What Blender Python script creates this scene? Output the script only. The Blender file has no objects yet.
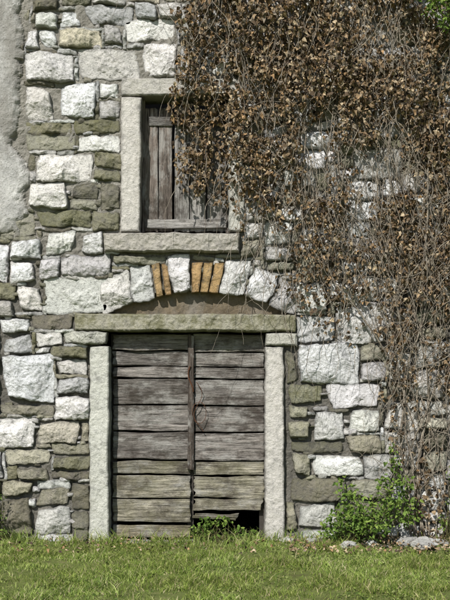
import bpy, math, random
import numpy as np
from mathutils import Vector
R=np.random.RandomState(7); random.seed(7)
scene=bpy.context.scene
# ---------- helpers ----------
def PX(x): return (np.asarray(x,float)-225)/100.0
def PZ(y): return (540-np.asarray(y,float))/100.0
def _h(i,j,k,s):
    n=(i*374761393+j*668265263+k*2147483647*3+s*974634777)&0xffffffff
    n=((n^(n>>13))*1274126177)&0xffffffff
    n=(n^(n>>16))&0xffffffff
    return n/4294967295.0
def vn(x,y,z,s=0):
    x=np.asarray(x,float);y=np.asarray(y,float)+0*x;z=np.asarray(z,float)+0*x
    i=np.floor(x).astype(np.int64);j=np.floor(y).astype(np.int64);k=np.floor(z).astype(np.int64)
    u=x-i;v=y-j;w=z-k
    u=u*u*(3-2*u);v=v*v*(3-2*v);w=w*w*(3-2*w)
    r=0
    for a in (0,1):
        for b in (0,1):
            for c in (0,1):
                r=r+_h(i+a,j+b,k+c,s)*(u if a else 1-u)*(v if b else 1-v)*(w if c else 1-w)
    return r*2-1
def fbm(x,y,z,f,o=3,s=0):
    a=1;t=0
    for q in range(o):
        t=t+a*vn(np.asarray(x)*f,np.asarray(y)*f,np.asarray(z)*f,s+q*13); f*=2.03;a*=.5
    return t
def mk(name,V,F,col=None,mat=None,parent=None,smooth=False,extra=None):
    V=np.asarray(V,dtype=np.float32);F=np.asarray(F,dtype=np.int32);k=F.shape[1]
    me=bpy.data.meshes.new(name)
    me.vertices.add(len(V));me.vertices.foreach_set('co',V.ravel())
    me.loops.add(F.size);me.loops.foreach_set('vertex_index',F.ravel())
    me.polygons.add(len(F));me.polygons.foreach_set('loop_start',np.arange(len(F),dtype=np.int32)*k)
    me.polygons.foreach_set('loop_total',np.full(len(F),k,dtype=np.int32))
    me.update(calc_edges=True)
    if col is not None:
        C=np.ones((len(V),4),dtype=np.float32);C[:,:col.shape[1]]=col
        at=me.attributes.new('Col','FLOAT_COLOR','POINT');at.data.foreach_set('color',C.ravel())
    if extra is not None:
        at=me.attributes.new('Moss','FLOAT','POINT');at.data.foreach_set('value',np.asarray(extra,dtype=np.float32))
    me.polygons.foreach_set('use_smooth',np.full(len(F),bool(smooth)))
    me.validate()
    ob=bpy.data.objects.new(name,me);scene.collection.objects.link(ob)
    if mat: me.materials.append(mat)
    if parent: ob.parent=parent
    return ob
def empty(name):
    e=bpy.data.objects.new(name,None);scene.collection.objects.link(e);return e
class NT:
    def __init__(s,name,rough=.9):
        s.m=bpy.data.materials.new(name);s.m.use_nodes=True;s.t=s.m.node_tree
        s.b=s.t.nodes['Principled BSDF'];s.b.inputs['Roughness'].default_value=rough
        s.b.inputs['Specular IOR Level'].default_value=.15
        s.tc=s.n('ShaderNodeTexCoord')
    def n(s,t,**k):
        o=s.t.nodes.new(t)
        for a,b in k.items(): setattr(o,a,b)
        return o
    def l(s,a,b): s.t.links.new(a,b)
    def noise(s,scale,detail=4,rough=.6,mp=None,dist=0):
        o=s.n('ShaderNodeTexNoise');o.inputs['Scale'].default_value=scale;o.inputs['Detail'].default_value=detail
        o.inputs['Roughness'].default_value=rough;o.inputs['Distortion'].default_value=dist
        src=s.tc.outputs['Object']
        if mp:
            m=s.n('ShaderNodeMapping');m.inputs['Scale'].default_value=mp;s.l(src,m.inputs['Vector']);src=m.outputs['Vector']
        s.l(src,o.inputs['Vector']);return o.outputs['Fac']
    def ramp(s,f,pts):
        o=s.n('ShaderNodeValToRGB');e=o.color_ramp.elements
        while len(e)<len(pts): e.new(.5)
        for q,(p,c) in zip(e,pts):
            q.position=p;q.color=(c,c,c,1) if not isinstance(c,tuple) else (*c,1)
        s.l(f,o.inputs['Fac']);return o.outputs['Color']
    def mix(s,f,a,b,mode='MIX'):
        o=s.n('ShaderNodeMix',data_type='RGBA',blend_type=mode)
        for sock,v in ((o.inputs[0],f),(o.inputs[6],a),(o.inputs[7],b)):
            if isinstance(v,(int,float)): sock.default_value=v
            elif isinstance(v,tuple): sock.default_value=(*v,1)
            else: s.l(v,sock)
        return o.outputs[2]
    def attr(s,n):
        o=s.n('ShaderNodeAttribute');o.attribute_name=n;return o
    def bump(s,f,strength=.5,dist=.01,prev=None):
        o=s.n('ShaderNodeBump');o.inputs['Strength'].default_value=strength;o.inputs['Distance'].default_value=dist
        s.l(f,o.inputs['Height'])
        if prev: s.l(prev,o.inputs['Normal'])
        s.l(o.outputs['Normal'],s.b.inputs['Normal']);return o.outputs['Normal']
    def col(s,c): s.l(c,s.b.inputs['Base Color']);return s.m
# ---------- materials ----------
def mat_stone(name,sp1=.62,sp2=.6):
    M=NT(name,.92);A=M.attr('Col');c=A.outputs['Color']
    c=M.mix(1.0,c,M.ramp(M.noise(9,5,.7),[(.30,.55),(.45,1.0),(.7,1.2)]),'MULTIPLY')
    c=M.mix(M.ramp(M.noise(24,5,.78),[(.53,0.0),(.65,sp1)]),c,(.17,.168,.16))
    c=M.mix(M.ramp(M.noise(80,3,.7),[(.56,0.0),(.67,sp2)]),c,(.07,.068,.06))
    c=M.mix(M.ramp(M.noise(4,4,.7),[(.57,0.0),(.74,.35)]),c,(.28,.25,.18))
    mo=M.attr('Moss')
    mt=M.n('ShaderNodeMath',operation='MULTIPLY');M.l(mo.outputs['Fac'],mt.inputs[0])
    M.l(M.ramp(M.noise(9,5,.72),[(.42,0.0),(.6,1.0)]),mt.inputs[1])
    c=M.mix(mt.outputs[0],c,M.mix(M.noise(30,3),(.08,.078,.035),(.26,.25,.135)))
    n=M.bump(M.noise(22,6,.75),.9,.025);M.bump(M.noise(120,3,.7),.8,.006,n)
    return M.col(c)
def mat_mortar():
    M=NT('lime_mortar',.95);c=M.attr('Col').outputs['Color']
    c=M.mix(1.0,c,M.ramp(M.noise(7,6,.75),[(.3,.6),(.7,1.2)]),'MULTIPLY')
    c=M.mix(M.ramp(M.noise(2.0,6,.78,(1,1,.45)),[(.46,0.0),(.62,.65)]),c,(.29,.27,.235))
    c=M.mix(M.ramp(M.noise(60,4,.8),[(.52,0.0),(.66,.6)]),c,(.11,.10,.085))
    n=M.bump(M.noise(30,6,.78),.9,.02);M.bump(M.noise(200,3,.7),.8,.005,n)
    return M.col(c)
def mat_wood(name,hor):
    M=NT(name,.85);c=M.attr('Col').outputs['Color']
    s1=(1.6,1,14) if hor else (14,1,1.6);s2=(2.2,1,60) if hor else (60,1,2.2)
    c=M.mix(1.0,c,M.ramp(M.noise(2.2,6,.7,s1,1.2),[(.3,.34),(.5,.95),(.72,1.5)]),'MULTIPLY')
    c=M.mix(M.ramp(M.noise(1.3,4,.7,s2,.5),[(.36,.9),(.46,0.0)]),c,(.02,.017,.014))
    c=M.mix(M.ramp(M.noise(3.2,6,.72,(1,1,2.2) if hor else (2.2,1,1)),[(.49,0.0),(.60,.75)]),c,(.42,.405,.38))
    c=M.mix(M.ramp(M.noise(2.3,6,.72,(1,1,1.6) if hor else (1.6,1,1)),[(.37,.85),(.50,0.0)]),c,(.06,.048,.04))
    mo=M.attr('Moss');mt=M.n('ShaderNodeMath',operation='MULTIPLY');M.l(mo.outputs['Fac'],mt.inputs[0])
    M.l(M.ramp(M.noise(5,5,.7),[(.38,0.0),(.65,.9)]),mt.inputs[1])
    c=M.mix(mt.outputs[0],c,(.18,.17,.09))
    n=M.bump(M.noise(2.2,6,.7,s1,1.2),.8,.025);M.bump(M.noise(1.3,4,.7,s2,.5),.9,.01,n)
    return M.col(c)
def mat_attr(name,rough=.7,var=30,trans=0):
    M=NT(name,rough);c=M.attr('Col').outputs['Color']
    c=M.mix(1.0,c,M.ramp(M.noise(var,2),[(.3,.7),(.7,1.2)]),'MULTIPLY')
    M.col(c)
    if trans:
        t=M.n('ShaderNodeBsdfTranslucent');M.l(c,t.inputs['Color'])
        mx=M.n('ShaderNodeMixShader');mx.inputs[0].default_value=trans
        M.l(M.b.outputs[0],mx.inputs[1]);M.l(t.outputs[0],mx.inputs[2])
        M.l(mx.outputs[0],M.t.nodes['Material Output'].inputs['Surface'])
    return M.m
def mat_plain(name,a,b,scale,rough=.9,bs=.5,bd=.01):
    M=NT(name,rough);f=M.noise(scale,4,.7)
    c=M.mix(M.ramp(f,[(.35,0.0),(.65,1.0)]),a,b);M.bump(M.noise(scale*4,3,.7),bs,bd);return M.col(c)
STONE=mat_stone('weathered_stone');DRESS=mat_stone('dressed_stone',.4,.3)
MORT=mat_mortar();WH=mat_wood('weathered_wood_horizontal',True);WV=mat_wood('weathered_wood_vertical',False)
LEAFB=mat_attr('dry_leaf',.8,25,0);LEAFG=mat_attr('green_leaf',.5,20,.3);GRASS=mat_attr('grass_blade',.55,8,.35)
TWIG=mat_plain('vine_bark',(.13,.105,.08),(.42,.37,.30),25)
IRON=mat_plain('rusty_iron',(.05,.025,.015),(.16,.07,.035),60,.7)
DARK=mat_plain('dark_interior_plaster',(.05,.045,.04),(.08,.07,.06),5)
ROOF=mat_plain('roof_tiles',(.22,.10,.06),(.33,.17,.10),9)
SIDE=mat_plain('side_wall_plaster',(.28,.26,.22),(.40,.38,.34),3)

house=empty('stone_farmhouse')
# ---------- stones ----------
T={'W':((.88,.875,.865),0.0),'G':((.60,.595,.58),.1),'L':((.79,.785,.77),.03),'Y':((.64,.61,.50),.15),
   'M':((.31,.30,.22),.7),'D':((.23,.215,.175),.4),'O':((.44,.42,.34),.4),'B':((.50,.34,.17),0.05),'T':((.54,.53,.49),.12)}
acc=dict(V=[],F=[],C=[],Mo=[],n=0)
def stone(q,ty,prot=None,rnd=.2,gap=.35,rough=1.0,back=-.07,step=.0105,warp=1.0,jit=1.7,facet=1.0,moss=None,edge=.013,A=None,cut=True):
    A=A or acc
    q=np.array(q,float)
    cx=q.mean(0)
    d=q-cx;L=np.abs(d).max(0);q=cx+d*np.maximum(1-gap/np.maximum(L,1),.5)
    mn=min(np.linalg.norm(q[1]-q[0]),np.linalg.norm(q[3]-q[0]))
    q=q+R.uniform(-jit,jit,q.shape)*min(1,mn/14)
    if cut:
        for k in range(4):
            if R.rand()<.3:
                v=cx-q[k];q[k]=q[k]+v/np.linalg.norm(v)*R.uniform(.08,.26)*mn
    w=max(np.linalg.norm(q[1]-q[0]),np.linalg.norm(q[2]-q[3]))/100;h=max(np.linalg.norm(q[3]-q[0]),np.linalg.norm(q[2]-q[1]))/100
    if prot is None: prot=R.uniform(.015,.075)
    cxp=cx[0];cyp=cx[1]
    if cxp<-15 or cxp>465 or cyp<-15: step=max(step,.028)
    def ax(l):
        n=max(3,int(l/step));e=min(.006,l*.12)
        return np.concatenate([[0,0.0006],np.linspace(e,l-e,n),[l-.0006,l]])/l
    us=ax(w);vs=ax(h);U,V=np.meshgrid(us,vs)
    a=U*2-1;b=V*2-1
    a2=a*np.sqrt(1-rnd*b**2/2*np.abs(b));b2=b*np.sqrt(1-rnd*a**2/2*np.abs(a))
    U2=(a2+1)/2;V2=(b2+1)/2
    P=((1-U2)*(1-V2))[...,None]*q[0]+(U2*(1-V2))[...,None]*q[1]+(U2*V2)[...,None]*q[2]+((1-U2)*V2)[...,None]*q[3]
    X=PX(P[...,0]);Z=PZ(P[...,1]);sd=R.randint(0,9999)
    wx=fbm(X,0.3,Z,6,3,5)*.018*warp+fbm(X,sd,Z,25,3,6)*.006*warp
    wz=fbm(X,7.3,Z,6,3,9)*.015*warp+fbm(X,sd,Z,25,3,11)*.006*warp
    dx=X-X.mean();dz=Z-Z.mean()
    H=np.full(X.shape,prot+.01)
    for k in range(8):
        an=R.uniform(0,6.28);g=R.uniform(.08,.6)*facet;off=R.uniform(.12,.75)*min(w,h)*.5*g
        H=np.minimum(H,prot+off-(dx*math.cos(an)+dz*math.sin(an))*g)
    H=H+fbm(X,sd*.37,Z,14,4,21)*.010*rough+fbm(X,sd*.1,Z,50,2,31)*.004*rough
    ed=np.minimum(np.minimum(U,1-U)*w,np.minimum(V,1-V)*h)
    e=np.clip(ed/edge,0,1);H=np.maximum(H,.006)*(.1+.9*np.sqrt(1-(1-e)**2))
    ring=(U<=0)|(U>=1)|(V<=0)|(V>=1);H=np.where(ring,back,H)
    Vv=np.stack([X+wx,-H,Z+wz],-1).reshape(-1,3)
    ny,nx=X.shape;idx=np.arange(nx*ny).reshape(ny,nx)
    F=np.stack([idx[:-1,:-1],idx[1:,:-1],idx[1:,1:],idx[:-1,1:]],-1).reshape(-1,4)
    c,m=T[ty];c=np.array(c)*R.uniform(.82,1.08)*np.array([1+R.uniform(-.02,.04),1,1-R.uniform(-.03,.05)])
    if moss is not None:m=moss
    edge_dark=(.45+.55*np.clip(ed/.024+fbm(X,sd,Z,30,2,51)*.35,0,1)).reshape(-1,1)  # stone colour gets darker towards its outline, broken up by noise
    A['V'].append(Vv);A['F'].append(F+A['n']);A['n']+=len(Vv)
    A['C'].append(np.minimum(np.tile(c,(len(Vv),1))*edge_dark,.88));A['Mo'].append(np.full(len(Vv),m*R.uniform(.5,1.15)))
def rq(x0,y0,x1,y1): return [(x0,y0),(x1,y0),(x1,y1),(x0,y1)]
rects="""35 0 60 11 D;61 10 83 28 L;84 5 134 26 G;135 3 156 20 G;157 3 180 20 L;36 12 60 29 L;26 31 39 51 L;40 30 57 51 W;58 29 103 48 Y;104 24 124 44 G;125 20 176 42 W
25 53 76 81 L;78 47 143 80 L;144 43 177 76 W;178 44 205 78 G;25 86 54 121 L;55 82 97 121 W;98 82 119 100 W;98 101 121 118 G
25 122 74 133 M;75 120 121 134 M;26 134 76 151 O;77 135 121 153 W;36 152 92 182 L;93 154 121 168 M;93 169 121 182 M
24 182 68 210 L;69 183 99 198 D;100 183 121 210 D;69 199 99 210 O;37 211 92 229 M;93 211 121 231 M;0 212 36 237 O
8 239 42 258 W;43 230 77 256 L;78 232 103 254 W;-12 243 9 281 W;10 259 38 284 W;39 257 60 281 L;61 255 110 277 G;44 278 109 314 L
-8 282 15 299 M;16 285 43 312 L;-10 300 15 318 G;0 319 30 333 W;30 314 74 331 D;0 334 34 354 G;35 333 62 347 L;0 355 55 404 W
63 332 108 346 T;51 347 88 359 M;56 360 88 376 L;56 377 90 395 G;55 396 90 420 L;0 405 54 415 O;0 416 35 448 W;36 421 80 443 Y
81 421 90 442 O;5 447 52 465 Y;52 443 90 456 O;53 457 90 470 M;18 466 50 480 O;51 471 90 480 D;-10 450 4 480 G;0 481 36 497 O;37 489 71 506 O
72 481 90 510 D;0 498 32 536 D;33 507 71 534 G;72 511 90 540 D
298 343 360 383 L;336 305 386 345 L;296 316 335 342 G;361 345 390 360 O;361 361 384 380 G;386 352 412 378 W;327 381 383 409 W;287 350 297 384 D
289 385 326 404 M;288 405 311 419 O;312 410 347 438 L;348 409 381 432 L;289 420 311 438 O;384 400 420 430 L;289 439 344 453 D;312 454 362 476 W
290 454 311 478 O;290 478 345 501 D;286 502 296 530 O;297 502 336 527 G;346 434 381 453 O;363 454 392 480 G;346 479 392 500 O;337 502 372 530 D
296 282 326 313 L;327 281 352 304 W;353 276 380 303 L;383 305 412 330 G;265 222 295 246 L;240 240 262 260 O;263 247 296 262 G;298 225 330 250 L;332 236 362 262 G
370 75 402 92 W;408 90 430 112 W;298 252 330 280 O;345 180 380 200 L;280 170 315 190 G"""
CELL=3;gx0,gy0=-210,-210;gw,gh=290,253
occ=np.zeros((gh,gw),bool)
GX,GY=np.meshgrid(gx0+(np.arange(gw)+.5)*CELL,gy0+(np.arange(gh)+.5)*CELL)
def markq(q):
    q=np.array(q,float);ins=np.ones(GX.shape,bool)
    for i in range(4):
        a=q[i];b=q[(i+1)%4];ins&=((b[0]-a[0])*(GY-a[1])-(b[1]-a[1])*(GX-a[0]))>=0
    occ[ins]=True
todo=[]
for r in rects.replace('\n',';').split(';'):
    p=r.split();x0,y0,x1,y1=map(float,p[:4]);q=rq(x0,y0,x1,y1);todo.append((q,p[4]));markq(q)
def arc(x,off=0): return 293+((x-200)/90.0)**2*20-off
vs=[(103,133,'L'),(134,156,'L'),(157,164,'B'),(165,172,'B'),(173,190,'W'),(191,199,'B'),(200,208,'B'),(209,218,'B'),(219,243,'W'),(243,266,'L'),(267,293,'G')]
tops=[(98,128),(127,150),(151,160),(161,169),(170,191),(192,203),(204,214),(215,225),(226,252),(253,279),(280,308)]
for (a,b,t),(ta,tb) in zip(vs,tops):
    o=30 if t=='B' else 37
    if t=='B': q=[(ta,262+abs(ta-195)*.05),(tb,262),(b,arc(b)),(a,arc(a))]
    else: q=[(ta,arc(ta,o)+(5 if a>240 else 0)),(tb,arc(tb,o)+(5 if a>240 else 0)),(b,arc(b)),(a,arc(a))]
    if a==173:q=[(169,255),(192,255),(190,292),(173,292)]
    todo.append((q,t));markq(q)
plaster=(GX<27+4*np.sin(GY*.06)+6*(GY<60)*np.cos(GY*.2))&(GY<232)
occ|=plaster
for r in [(120,78,244,254),(88,312,298,541),(105,232,238,253),(110,292,290,316),(75,312,298,332)]: occ|=(GX>r[0])&(GX<r[2])&(GY>r[1])&(GY<r[3])
fillers=[]
for j in range(gh):
    i=0
    while i<gw:
        if occ[j,i]: i+=1;continue
        big=R.rand()<.25
        mw=R.randint(14,22) if big else R.randint(6,15);mh=R.randint(7,12) if big else R.randint(4,8)
        w=1
        while w<mw and i+w<gw and not occ[j,i+w]: w+=1
        rem=0
        while i+w+rem<gw and not occ[j,i+w+rem] and rem<4: rem+=1
        if rem<4: w+=rem
        h=1
        while h<mh and j+h<gh and not occ[j+h,i:i+w].any(): h+=1
        rem=0
        while j+h+rem<gh and rem<3 and not occ[j+h+rem,i:i+w].any(): rem+=1
        if rem<3:h+=rem
        occ[j:j+h,i:i+w]=True
        x0=gx0+i*CELL;y0=gy0+j*CELL
        s=w*h
        t=R.choice(list('WLGOMDY'),p=[.22,.28,.24,.11,.06,.06,.03]) if s>30 else R.choice(list('GODML'),p=[.35,.2,.15,.1,.2])
        if w>=2 and h>=2: fillers.append((rq(x0,y0,x0+w*CELL,y0+h*CELL),t,s))
        elif s>=2 and x0>-20 and x0<460 and y0>-20: fillers.append((rq(x0-.8,y0-.8,x0+w*CELL+.8,y0+h*CELL+.8),t,s))
        i+=w
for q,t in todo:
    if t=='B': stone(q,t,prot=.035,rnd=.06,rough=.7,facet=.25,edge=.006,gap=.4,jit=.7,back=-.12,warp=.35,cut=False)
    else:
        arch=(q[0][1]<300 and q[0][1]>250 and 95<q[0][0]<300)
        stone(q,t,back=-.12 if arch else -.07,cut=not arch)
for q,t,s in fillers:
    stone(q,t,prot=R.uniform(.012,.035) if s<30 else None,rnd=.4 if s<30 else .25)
# chinking chips wedged in the joints
for (x0,y0,x1,y1) in [tuple(map(float,r.split()[:4])) for r in rects.replace('\n',';').split(';')]:
    for k in range(3):
        if R.rand()<.55:
            s=R.uniform(2,4.2);cx_,cy_=(x1,R.uniform(y0,y1)) if R.rand()<.4 else (R.uniform(x0,x1),y1)
            if (88<cx_+s and cx_-s<298 and cy_>312) or (103<cx_+s and cx_-s<244 and 78<cy_+3<256): continue
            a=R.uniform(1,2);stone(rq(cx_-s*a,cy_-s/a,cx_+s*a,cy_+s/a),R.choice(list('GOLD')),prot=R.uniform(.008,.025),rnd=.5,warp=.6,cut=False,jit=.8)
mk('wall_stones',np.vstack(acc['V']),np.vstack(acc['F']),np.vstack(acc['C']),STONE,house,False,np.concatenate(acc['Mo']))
# dressed trims
tr=dict(V=[],F=[],C=[],Mo=[],n=0)
def trim(x0,y0,x1,y1,ty,prot,moss,**k):
    a=dict(rnd=.02,gap=.3,rough=.4,warp=.45,jit=.9,facet=.06,edge=.016,back=-.0,step=.012,cut=False);a.update(k)
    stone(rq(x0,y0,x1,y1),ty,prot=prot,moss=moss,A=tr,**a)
BK=.24
T['J']=((.72,.705,.66),.1);T['V']=((.40,.38,.27),.6);T['K']=((.50,.475,.42),.3);T['N']=((.55,.525,.42),.2)
trim(89.5,346,110,543,'J',.05,.12,back=-BK)
trim(265,346,284.5,545,'J',.05,.08,back=-BK)
trim(265,332.3,298,346,'J',.055,.15,back=-BK)
trim(75,314,297,332,'N',.066,1.0,back=-BK,rough=.85,facet=.03)
trim(121,97.4,141.5,232,'J',.05,.05,back=-BK)
trim(228,97.4,245,232,'J',.05,.05,back=-BK)
trim(121,79,246,97,'J',.06,.2,back=-BK)
trim(104,232.5,240,254,'K',.10,.2,back=-BK,rough=1.1)
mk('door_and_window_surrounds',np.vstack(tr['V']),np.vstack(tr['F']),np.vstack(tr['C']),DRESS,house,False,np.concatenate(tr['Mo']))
# ---------- mortar sheet ----------
st=.014
xs=np.arange(-4.3,4.31,st);zs=np.arange(-.3,7.5,st)
X,Z=np.meshgrid(xs,zs);px=X*100+225;py=540-Z*100
H=fbm(X,0,Z,9,4,3)*.012+fbm(X,0,Z,40,2,4)*.005
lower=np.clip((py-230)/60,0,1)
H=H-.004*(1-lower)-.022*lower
edgex=25+fbm(X,1,Z,3,6,8)*13+5*(py<60)
pm=np.clip((edgex-px)/9,0,1)*np.clip((238+fbm(X,5,Z,4,5,2)*12-py)/10,0,1)
pm=np.sqrt(pm)
H=H*(1-pm)+pm*(.050+fbm(X,2,Z,1.5,3,18)*.006+fbm(X,0,Z,28,3,19)*.003)
ty=(px>104)&(px<294)&(py>arc(px)-4)&(py<318)
H=np.where(ty,-.075+fbm(X,0,Z,12,3,30)*.01,H)
C=np.zeros(X.shape+(3,));C[:]=(.38,.36,.315)
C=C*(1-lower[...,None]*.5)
C=C*(1-pm[...,None])+np.array((.66,.65,.62))*pm[...,None]*(1+fbm(X,3,Z,2.5,5,44)*.25)[...,None]
C[ty]=(.25,.20,.135)
ny,nx=X.shape;idx=np.arange(nx*ny).reshape(ny,nx)
F=np.stack([idx[:-1,:-1],idx[:-1,1:],idx[1:,1:],idx[1:,:-1]],-1)
cxp=(px[:-1,:-1]+px[1:,1:])/2;cyp=(py[:-1,:-1]+py[1:,1:])/2
hole=((cxp>100)&(cxp<275)&(cyp>322))|((cxp>131)&(cxp<236)&(cyp>88)&(cyp<243))
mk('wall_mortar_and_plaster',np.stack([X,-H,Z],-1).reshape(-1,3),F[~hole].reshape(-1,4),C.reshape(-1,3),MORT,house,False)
# ---------- building body ----------
def boxes(name,bl,mat,parent,bev=0):
    V=[];Fc=[]
    for (x0,y0,z0,x1,y1,z1) in bl:
        n=len(V)
        V+=[(x0,y0,z0),(x1,y0,z0),(x1,y1,z0),(x0,y1,z0),(x0,y0,z1),(x1,y0,z1),(x1,y1,z1),(x0,y1,z1)]
        Fc+=[[n+a for a in f] for f in ((0,3,2,1),(4,5,6,7),(0,1,5,4),(1,2,6,5),(2,3,7,6),(3,0,4,7))]
    o=mk(name,V,Fc,None,mat,parent)
    if bev: m=o.modifiers.new('b','BEVEL');m.width=bev;m.segments=2
    return o
boxes('side_and_rear_walls',[(-4.29,.03,-.3,-4.0,6,7.48),(4.0,.03,-.3,4.29,6,7.48),(-3.99,5.7,-.3,3.99,6,7.48)],SIDE,house)
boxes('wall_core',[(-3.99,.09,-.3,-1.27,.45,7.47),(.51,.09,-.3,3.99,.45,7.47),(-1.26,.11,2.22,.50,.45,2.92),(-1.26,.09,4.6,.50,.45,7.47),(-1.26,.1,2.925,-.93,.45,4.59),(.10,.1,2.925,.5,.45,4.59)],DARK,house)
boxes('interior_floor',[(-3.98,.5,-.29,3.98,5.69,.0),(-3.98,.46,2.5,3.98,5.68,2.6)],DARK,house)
rv=[(-4.6,-.35,7.45),(4.6,-.35,7.45),(4.6,3,9.3),(-4.6,3,9.3),(-4.6,6.35,7.45),(4.6,6.35,7.45)]
rv+= [(a,b,c+.15) for a,b,c in rv]
mk('roof',rv,[(0,3,2,1),(3,4,5,2),(6,7,8,9),(9,8,11,10),(0,1,7,6),(4,10,11,5),(0,6,9,3),(1,2,8,7),(3,9,10,4),(2,5,11,8)],None,ROOF,house)
# ---------- planks ----------
def planks(name,lst,mat,parent,hor):
    V=[];Fc=[];C=[];Mo=[];n=0
    for (x0,y0,x1,y1,yf,th,c,m,rag) in lst:
        X0,X1=PX(x0),PX(x1);Z1,Z0=PZ(y0),PZ(y1);w=X1-X0;h=Z1-Z0
        def ax(l,s): 
            k=max(3,int(l/s));return np.concatenate([[0,.0005],np.linspace(.004,l-.004,k),[l-.0005,l]])
        ua=ax(w,.02 if hor else .008);va=ax(h,.008 if hor else .02)
        U,W=np.meshgrid(ua,va);X=X0+U;Z=Z0+W;s=R.randint(0,999)
        ed=np.minimum(np.minimum(U,w-U),np.minimum(W,h-W));e=np.clip(ed/.007,0,1)
        H=-yf-.006*(1-np.sqrt(1-(1-e)**2))
        if hor: H=H+fbm(X*1.5,s,Z*18,2.2,3,s)*.003+fbm(X*1.2,s,0*Z,2,2,s)*.006+(W/h-.5)*R.uniform(-.016,.016);Zd=fbm(X,s,round(float(Z0),2)+np.round(W/h)*5,3.5,4,s)*.006*rag;Xd=fbm(X*0,s,Z,25,3,s)*.006*rag
        else: H=H+fbm(X*18,s,Z*1.5,2.2,3,s)*.003+fbm(0*X,s,Z*1.2,2,2,s)*.005;Xd=fbm(np.round(U/w)*5,s,Z,3.5,4,s)*.005*rag;Zd=fbm(X,s,Z*0,35,3,s)*.008*rag
        ring=(U<=0)|(U>=w)|(W<=0)|(W>=h);H=np.where(ring,-(yf+th),H)
        P=np.stack([X+Xd,-H,Z+Zd],-1).reshape(-1,3);a,b=X.shape;idx=np.arange(a*b).reshape(a,b)
        Fc.append(np.stack([idx[:-1,:-1],idx[:-1,1:],idx[1:,1:],idx[1:,:-1]],-1).reshape(-1,4)+n);n+=len(P);V.append(P)
        edg=(.55+.45*np.clip(ed/.02,0,1)).reshape(-1,1)
        C.append(np.tile(np.array(c)*R.uniform(.68,1.25),(len(P),1))*edg);Mo.append(np.full(len(P),m))
    return mk(name,np.vstack(V),np.vstack(Fc),np.vstack(C),mat,parent,False,np.concatenate(Mo))
up=(.27,.245,.225);lo=(.38,.35,.28)
dl=[]
ysL=[333,350,366,378,405,432,461,476,500,524];ysR=[333,352,367,379,406,433,462,477,500,514]
for k in range(len(ysL)-1):
    low=ysL[k]>455
    dl.append((111.5,ysL[k]+.9,190,ysL[k+1]-.6,.115+R.uniform(-.01,.01),.03,lo if low else up,.5 if low else (.45 if k==0 else .05),1.4))
dl.append((111.5,527,190,539,.10,.05,(.38,.33,.24),.6,1.4))
for k in range(len(ysR)-1):
    low=ysR[k]>455
    x1=265 if k<len(ysR)-2 else 263
    dl.append((193.5,ysR[k]+.9,x1-.4,ysR[k+1]-.6,.12+R.uniform(-.01,.01),.03,lo if low else up,.5 if low else (.45 if k==0 else .05),2.6 if k>6 else 1.4))
dl.append((193.5,515,238,522,.125,.02,lo,.5,3.2))
planks('double_door',dl,WH,house,True)
planks('door_astragal',[(187.3,335,193.8,471,.085,.04,(.19,.155,.13),0,.6)],WV,house,False)
boxes('door_frame_behind',[(-1.16,.17,0,-1.1,.2,2.07),(.35,.17,0,.41,.2,2.07),(-.38,.155,.0,-.32,.19,2.07)],DARK,house)
wl=[];wb=(.27,.225,.195);wg=(.40,.38,.36)
for a,b,c in [(143,157,wb),(157.6,171.5,wb),(174,189,wg),(189.6,206,wg),(206.6,227.4,wg)]:
    wl.append((a,104+R.uniform(-1,2),b,229.5,.12+R.uniform(-.004,.004),.025,c,.05,1))
planks('window_shutters',wl,WV,house,False)
planks('shutter_rails',[(146,217.5,227,226.5,.095,.02,wg,.1,.8),(148,114,172,123,.097,.02,wg,0,.8),(174.5,114,226,123,.097,.02,wb,0,.8)],WH,house,True)
planks('window_frame',[(141,97,144,232,.105,.05,wb,0,.3),(225.8,97,229,232,.105,.05,wb,0,.3)],WV,house,False)
def curve(name,paths,mat,parent=None,depth=.01,res=1):
    cu=bpy.data.curves.new(name,'CURVE');cu.dimensions='3D';cu.bevel_depth=depth;cu.bevel_resolution=res
    for pts,rad in paths:
        s=cu.splines.new('POLY');s.points.add(len(pts)-1)
        P=np.ones((len(pts),4));P[:,:3]=pts;s.points.foreach_set('co',P.ravel());s.points.foreach_set('radius',np.asarray(rad,float))
    o=bpy.data.objects.new(name,cu);scene.collection.objects.link(o);cu.materials.append(mat)
    if parent:o.parent=parent
    return o
t=np.linspace(0,1,24)
ch=[]
ch.append((np.stack([PX(196+5*np.sin(t*7)+t*4),.075+.01*np.cos(t*20),PZ(382+t*50)],-1),np.full(24,.4)))
ch.append((np.stack([PX(199+7*np.cos(t*6.28)),.08+.01*np.sin(t*20),PZ(413+11*np.sin(t*6.28))],-1),np.full(24,.35)))
ch.append((np.stack([PX(190.5+2.5*np.cos(t*4.5)),.072-.0*t,PZ(392-26*t)],-1),np.full(24,.9)))
curve('door_latch_wire',ch,IRON,house,.008)

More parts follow.
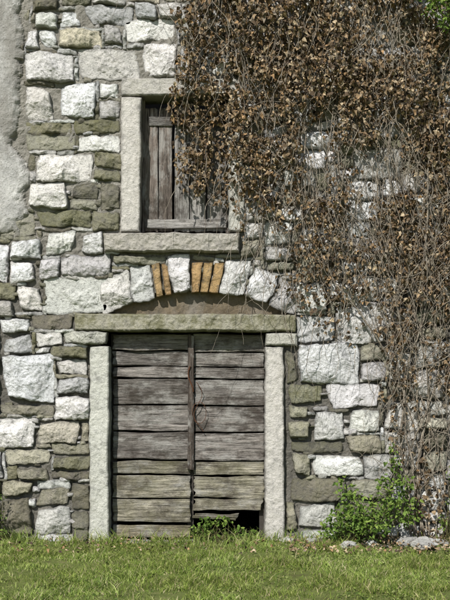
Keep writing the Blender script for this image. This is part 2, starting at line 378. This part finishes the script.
# ---------- leaves ----------
def leafmesh(name,P,tip,nrm,size,cols,mat,parent,curl=.35,shape='ivy'):
    n=len(P)
    tip=tip/np.linalg.norm(tip,axis=1)[:,None]
    side=np.cross(tip,nrm);side/=np.maximum(np.linalg.norm(side,axis=1),1e-6)[:,None];nn=np.cross(side,tip)
    if shape=='ivy': L=[(0,0,0),(.42,.08,1),(.36,.45,.8),(0,1.0,-.3),(-.36,.45,.8),(-.42,.08,1),(0,.5,-.4)]
    else: L=[(0,0,0),(.25,.2,.8),(.3,.55,.8),(0,1.0,-.3),(-.3,.55,.8),(-.25,.2,.8),(0,.5,.0)]
    V=np.zeros((n,7,3));cu=R.uniform(-.3,1,n)*curl
    for k,(a,b,c) in enumerate(L):
        a=a*(1+R.uniform(-.4,.25,n));b=b*(1+R.uniform(-.15,.15,n));c=c*cu+R.uniform(-.12,.12,n)
        V[:,k]=P+(side*a[:,None]+tip*b[:,None]+nn*c[:,None])*size[:,None]
    f=np.array([(0,1,2,6),(6,2,3,4),(0,6,4,5)])
    F=(np.arange(n)*7)[:,None,None]+f[None]
    return mk(name,V.reshape(-1,3),F.reshape(-1,4),np.repeat(cols,7,axis=0),mat,parent)
vine=empty('dry_climbing_vine')
def clump(x,y): return fbm(x*.028,0,y*.022,1,4,77)
def ldens(x,y):
    xb=np.interp(y,[-150,0,60,92,112,200,240,262,300,345,360,500],[163,169,179,184,208,222,235,260,285,330,376,388])+fbm(y*.06,0,0,1,3,3)*11
    base=np.interp(y,[-200,110,180,250,320,520],[1.1,1.0,.76,.38,.12,.10])
    right=np.interp(x,[360,400],[0,1])*np.interp(y,[0,300,420,500,530],[1,.6,.5,.42,0])
    d=np.maximum(base,right)*(x>xb)*np.clip((x-xb)/14+.45,0,1)
    cl=clump(x,y)
    d=d*np.clip(.82+cl*np.interp(y,[60,150],[.9,1.7]),.05,1.35)
    hang=(((x-193)/20)**2+((y-148)/52)**2<1)*np.clip(.55+fbm(x*.08,0,y*.05,1,2,14)*.7,.1,.9)
    hang=np.maximum(hang,((np.abs(x-200)<30)&(y>88)&(y<122))*.7)
    hang=np.maximum(hang,((x>212)&(x<230)&(y>100)&(y<205))*.4)
    return np.maximum(d,hang)
N=120000
lx=R.uniform(165,640,N);ly=R.uniform(-205,535,N);k=R.rand(N)*1.1<ldens(lx,ly)
lx=lx[k];ly=ly[k];k=R.rand(len(lx))<np.where((lx>470)|(ly<-15),.3,.9);lx=lx[k];ly=ly[k];n=len(lx)
dd=np.clip(ldens(lx,ly),0,1)
thick=.04+.10*dd+.16*np.clip(fbm(lx*.05,3,ly*.04,1,3,5)+.2,0,1)*dd
yy=-(.05+R.rand(n)**.8*thick)
inw=(lx>143)&(lx<228)&(ly>100)&(ly<228);yy=np.where(inw,R.uniform(-.09,.05,n),yy)
P=np.stack([PX(lx),yy,PZ(ly)],-1)
tip=np.stack([R.normal(0,.8,n),R.normal(0,.6,n),-np.ones(n)],-1);nr=np.stack([R.normal(0,.9,n),-np.ones(n),R.normal(.2,.9,n)],-1)
pal=np.array([(.21,.145,.085),(.31,.22,.13),(.12,.085,.055),(.46,.365,.24),(.23,.19,.14),(.32,.205,.105),(.07,.05,.035)])
col=pal[R.choice(7,n,p=[.23,.19,.15,.14,.16,.06,.07])]*R.uniform(.75,1.2,(n,1))
leafmesh('dry_leaves',P,tip,nr,R.uniform(.024,.058,n),col,LEAFB,vine,.6)
paths=[]
def walk(x,y,dx,dy,L,r0,r1,wob,y0,stepx=7):
    m=max(4,int(L/stepx));xs_=[];ys_=[];ds=[]
    ang=math.atan2(dy,dx);a0=ang;dep=y0
    for i in range(m):
        xs_.append(x);ys_.append(y);ds.append(dep)
        ang+=R.normal(0,wob);ang+=(a0-ang)*.12
        x+=math.cos(ang)*stepx;y+=math.sin(ang)*stepx;dep+=R.normal(0,.008);dep=min(max(dep,-.26),-.045)
    return (np.stack([PX(xs_),np.array(ds),PZ(ys_)],-1),np.linspace(r0,r1,m))
for i in range(18):
    x=R.uniform(395,560);paths.append(walk(x,540,R.uniform(-.2,.1),-1,R.uniform(350,650),R.uniform(.8,1.4),.35,.12,-.07))
for i in range(22):
    x=R.uniform(240,440);y=R.uniform(-20,120);paths.append(walk(x,y,R.uniform(-.2,.3),1,R.uniform(150,290),R.uniform(.4,.8),.2,.15,-.12))
for i in range(70): # bare strands hanging under the leafy mass
    x=R.uniform(245,400);y=R.uniform(140,250);paths.append(walk(x,y,R.uniform(-.15,.25),1,R.uniform(60,130)+(40 if x>330 else 0),R.uniform(.25,.5),.12,.2,-.12,5))
c=0
while c<1000:
    x=R.uniform(175,600);y=R.uniform(-180,480)
    if (y<-20 or x>470) and R.rand()<.6: continue
    d=ldens(np.array([x]),np.array([y]))[0]
    if R.rand()>d+ (.3 if (x>240 and y<290) else 0)+(.5 if x>385 else 0): continue
    if x<238 and y>60 and R.rand()<.8: continue
    L=R.uniform(30,110) if R.rand()<.8 else R.uniform(100,180)
    if y+L>520:L=max(20,520-y)
    down=R.rand()<.85
    paths.append(walk(x,y,R.normal(0,.3),1 if down else -.4,L,R.uniform(.2,.45),.1,.25,-R.uniform(.07,.26),5));c+=1
for i in range(360):
    x=R.uniform(385,540);y=R.uniform(180,490);paths.append(walk(x,y,R.normal(0,.8),R.choice([-1,1]),R.uniform(25,90),R.uniform(.18,.38),.1,.4,-R.uniform(.08,.24),5))
curve('vine_stems',paths,TWIG,vine,.011,0)
def green(name,blobs,nper,size,pal,parent=None,stems=True,base=None):
    e=empty(name);Ps=[]
    for (x,y,r,yd) in blobs:
        m=int(nper*r*r/400);v=R.normal(0,1,(m,3));v/=np.linalg.norm(v,axis=1)[:,None];v*=(R.rand(m,1)**.45)
        Ps.append(np.array([PX(x),-yd,PZ(y)])+v*np.array([r/100,min(r/100,yd*.8),r/100*.9]))
    P=np.vstack(Ps);P[:,2]=np.maximum(P[:,2],.02) if base is not None else P[:,2];n=len(P)
    tip=np.stack([R.normal(0,.7,n),R.normal(-.4,.5,n),R.normal(-.4,.5,n)],-1);nr=np.stack([R.normal(-.2,.6,n),R.normal(-.6,.5,n),R.normal(.9,.4,n)],-1)
    col=np.array(pal)[R.choice(len(pal),n)]*R.uniform(.75,1.2,(n,1))
    leafmesh('leaves',P,tip,nr,R.uniform(*size,n),col,LEAFG,e,.3,'oval')
    if base is not None:
        pp=[]
        for i in range(0,n,max(1,n//50)):
            b=np.array([PX(base[0])+R.uniform(-.12,.12)*base[1],-.12,0.0]);q=P[i];t=np.linspace(0,1,8)[:,None]
            mid=(b+q)/2+R.normal(0,.04,3);pts=(1-t)**2*b+2*t*(1-t)*mid+t*t*q;pp.append((pts,np.linspace(.4,.15,8)))
        curve('stems',pp,STEMG,e,.008)
    return e
STEMG=mat_plain('green_stem',(.08,.09,.03),(.15,.13,.06),20)
gp=[(.12,.20,.035),(.17,.27,.05),(.26,.35,.08),(.06,.11,.02),(.20,.30,.07)]
green('green_ivy',[(432,10,15,.32),(412,4,11,.3),(440,32,13,.32),(398,2,8,.28),(465,15,25,.3),(424,24,9,.3),(446,8,14,.34)],170,(.035,.065),gp)
green('green_shrub',[(350,512,24,.30),(384,500,21,.28),(332,519,14,.25),(368,518,20,.38),(397,482,13,.22),(390,462,9,.18),(345,490,13,.25),(403,512,12,.28),(378,478,8,.25),(326,531,9,.22),(388,448,5,.18),(338,478,6,.2),(410,498,6,.2)],200,(.028,.056),gp,base=(365,3))
green('green_weeds',[(206,526,14,.06),(222,521,10,.06),(240,530,9,.05),(212,536,10,.09),(254,535,8,.05),(198,532,9,.06),(232,536,8,.07)],180,(.028,.05),gp,base=(220,2))
green('green_weeds',[(3,497,7,.12),(2,515,8,.12),(6,530,8,.14),(-10,510,12,.15),(-25,525,14,.15)],200,(.02,.035),gp,base=(0,1))
green('green_weeds',[(440,520,9,.14),(452,470,10,.15),(447,500,7,.13),(462,520,12,.2)],180,(.02,.04),gp,base=(450,1))
def rubble():
    import bmesh
    V=[];Fc=[];C=[];n=0
    for i in range(38):
        bm=bmesh.new();bmesh.ops.create_icosphere(bm,subdivisions=3,radius=1)
        P=np.array([v.co[:] for v in bm.verts]);F=np.array([[v.index for v in f.verts] for f in bm.faces]);bm.free()
        s=R.uniform(.02,.085);d=1+fbm(P[:,0],P[:,1]+i*9,P[:,2],1.3,3,i)*.35
        for k in range(7):
            a=R.normal(0,1,3);a/=np.linalg.norm(a);pr=(P*d[:,None])@a;d=np.where(pr>.7,d*.7/np.maximum(pr,.01),d)
        P=P*d[:,None]*s*np.array([1.3,1,.75])
        x=R.uniform(395,520) if i<28 else R.uniform(285,400);P+=np.array([PX(x),-R.uniform(.10,.42),s*.35])
        V.append(P);Fc.append(F+n);n+=len(P);C.append(np.tile(np.array((.66,.65,.62))*R.uniform(.5,1.1),(len(P),1)))
    mk('rubble_stones',np.vstack(V),np.vstack(Fc),np.vstack(C),STONE,None,False,np.full(n,.1))
rubble()
# fallen leaves
n=1300;x=np.where(R.rand(n)<.7,R.uniform(.6,3.2,n),R.uniform(-2.4,3.2,n));y=-.04-R.rand(n)**1.6*.75
P=np.stack([x,y,R.uniform(.01,.05,n)],-1);tp=R.normal(0,1,(n,3))*np.array([1,1,.35]);nr=np.stack([R.normal(0,.5,n),R.normal(-.2,.5,n),np.ones(n)],-1)
leafmesh('fallen_leaves',P,tp,nr,R.uniform(.02,.045,n),pal[R.choice(7,n)]*R.uniform(.9,1.3,(n,1)),LEAFB,None,.5)
# ---------- ground & grass ----------
M=NT('grassy_soil',1);f=M.noise(6,6,.7)
cc=M.ramp(f,[(.3,(.11,.10,.045)),(.5,(.14,.18,.045)),(.7,(.22,.22,.09))]);cc=M.mix(M.ramp(M.noise(45,4,.7),[(.5,0.0),(.7,.6)]),cc,(.11,.085,.05))
M.bump(M.noise(60,4,.7),.8,.02);GM=M.col(cc)
gx=np.concatenate([[-300,-60,-20,-8],np.arange(-5,5.01,.08),[8,20,60,300]]);gy=np.concatenate([[-300,-60,-20,-9],np.arange(-6,.41,.08),[10,60,300]])
X,Y=np.meshgrid(gx,gy)
def gz(X,Y): return fbm(X,Y,0,1.5,3,61)*.025*np.clip((6-np.abs(Y))/2,0,1)*(np.abs(X)<7)-.01
Zg=np.where(Y<.35,gz(X,Y),-.03);a,b=X.shape;idx=np.arange(a*b).reshape(a,b)
mk('ground',np.stack([X,Y,Zg],-1).reshape(-1,3),np.stack([idx[:-1,:-1],idx[:-1,1:],idx[1:,1:],idx[1:,:-1]],-1).reshape(-1,4),None,GM,None,True)
N=180000
x=R.uniform(-3.2,3.2,N);y=-R.rand(N)*3.7-.0
keep=R.rand(N)<np.clip(.55+fbm(x,y,0,2.5,4,90)*.9,.1,1);x=x[keep];y=y[keep];N=len(x)
keep=~((x>1.2)&(y>-.4)&(R.rand(N)<.75));x=x[keep];y=y[keep];N=len(x)
tall=fbm(x,y,0,6,3,92)
hh=R.uniform(.015,.05,N)*(1+.8*tall)+np.where(y>-.25,R.rand(N)**4*.13,0)
ang=R.uniform(0,6.28,N);w=R.uniform(.0018,.0045,N)
lean=R.uniform(.2,1.4,N)*hh;la=R.uniform(0,6.28,N)
B=np.stack([x,y,gz(x,y)-.003],-1);S=np.stack([np.cos(ang),np.sin(ang),0*x],-1)*w[:,None];Ld=np.stack([np.cos(la),np.sin(la),0*x],-1)*lean[:,None];Up=np.stack([0*x,0*x,hh],-1)
V=np.stack([B-S,B+S,B+Up*.6+Ld*.35+S*.8,B+Up*.6+Ld*.35-S*.8,B+Up+Ld+S*.15,B+Up+Ld-S*.15],1)
F=(np.arange(N)*6)[:,None,None]+np.array([(0,1,2,3),(3,2,4,5)])[None]
gpal=np.array([(.23,.32,.065),(.31,.39,.10),(.40,.46,.16),(.14,.22,.05),(.55,.50,.30)])
patch=np.clip(.5+fbm(x,y,0,2.2,4,95)*1.0,0,1)
pi=R.choice(5,N,p=[.28,.26,.2,.13,.13]);gc=gpal[pi]*R.uniform(.75,1.2,(N,1));gc=gc*(1.2-.55*patch[:,None]*np.array([.5,.55,.7]))
mk('grass',V.reshape(-1,3),F.reshape(-1,4),np.repeat(gc,6,axis=0),GRASS)
n=12000;x=R.uniform(-3.2,3.2,n);y=-R.rand(n)*3.6
k=fbm(x,y,0,3,2,99)>.0;x=x[k];y=y[k];n=len(x)
P=np.stack([x,y,gz(x,y)+R.uniform(.008,.04,n)],-1);tp=R.normal(0,1,(n,3))*np.array([1,1,.3]);nr=np.stack([R.normal(0,.4,n),R.normal(0,.4,n),np.ones(n)],-1)
leafmesh('lawn_weeds',P,tp,nr,R.uniform(.012,.036,n),gpal[R.choice(4,n)]*R.uniform(.55,.9,(n,1)),LEAFG,None,.3,'oval')
# ---------- light, world, camera ----------
sd=Vector((-.5,-1.0,1.15)).normalized()
el=math.asin(sd.z);az=math.atan2(sd.x,sd.y)
su=bpy.data.lights.new('sun','SUN');su.energy=5;su.angle=math.radians(.5);su.color=(1,.97,.91)
so=bpy.data.objects.new('sun',su);scene.collection.objects.link(so);so.rotation_euler=sd.to_track_quat('Z','Y').to_euler()
w=bpy.data.worlds.new('World');scene.world=w;w.use_nodes=True;nt=w.node_tree
sk=nt.nodes.new('ShaderNodeTexSky');sk.sky_type='NISHITA';sk.sun_disc=False;sk.sun_elevation=el;sk.sun_rotation=az
nt.links.new(sk.outputs[0],nt.nodes['Background'].inputs[0]);nt.nodes['Background'].inputs[1].default_value=.08
cam=bpy.data.cameras.new('camera');co=bpy.data.objects.new('camera',cam);scene.collection.objects.link(co)
co.location=(0,-9.0,1.6);co.rotation_euler=(math.radians(90),0,0)
cam.sensor_fit='VERTICAL';cam.sensor_height=24;cam.lens=36;cam.shift_y=.8/6;cam.clip_end=1000
scene.camera=co
scene.view_settings.view_transform='Standard';scene.view_settings.look='None';scene.view_settings.exposure=0
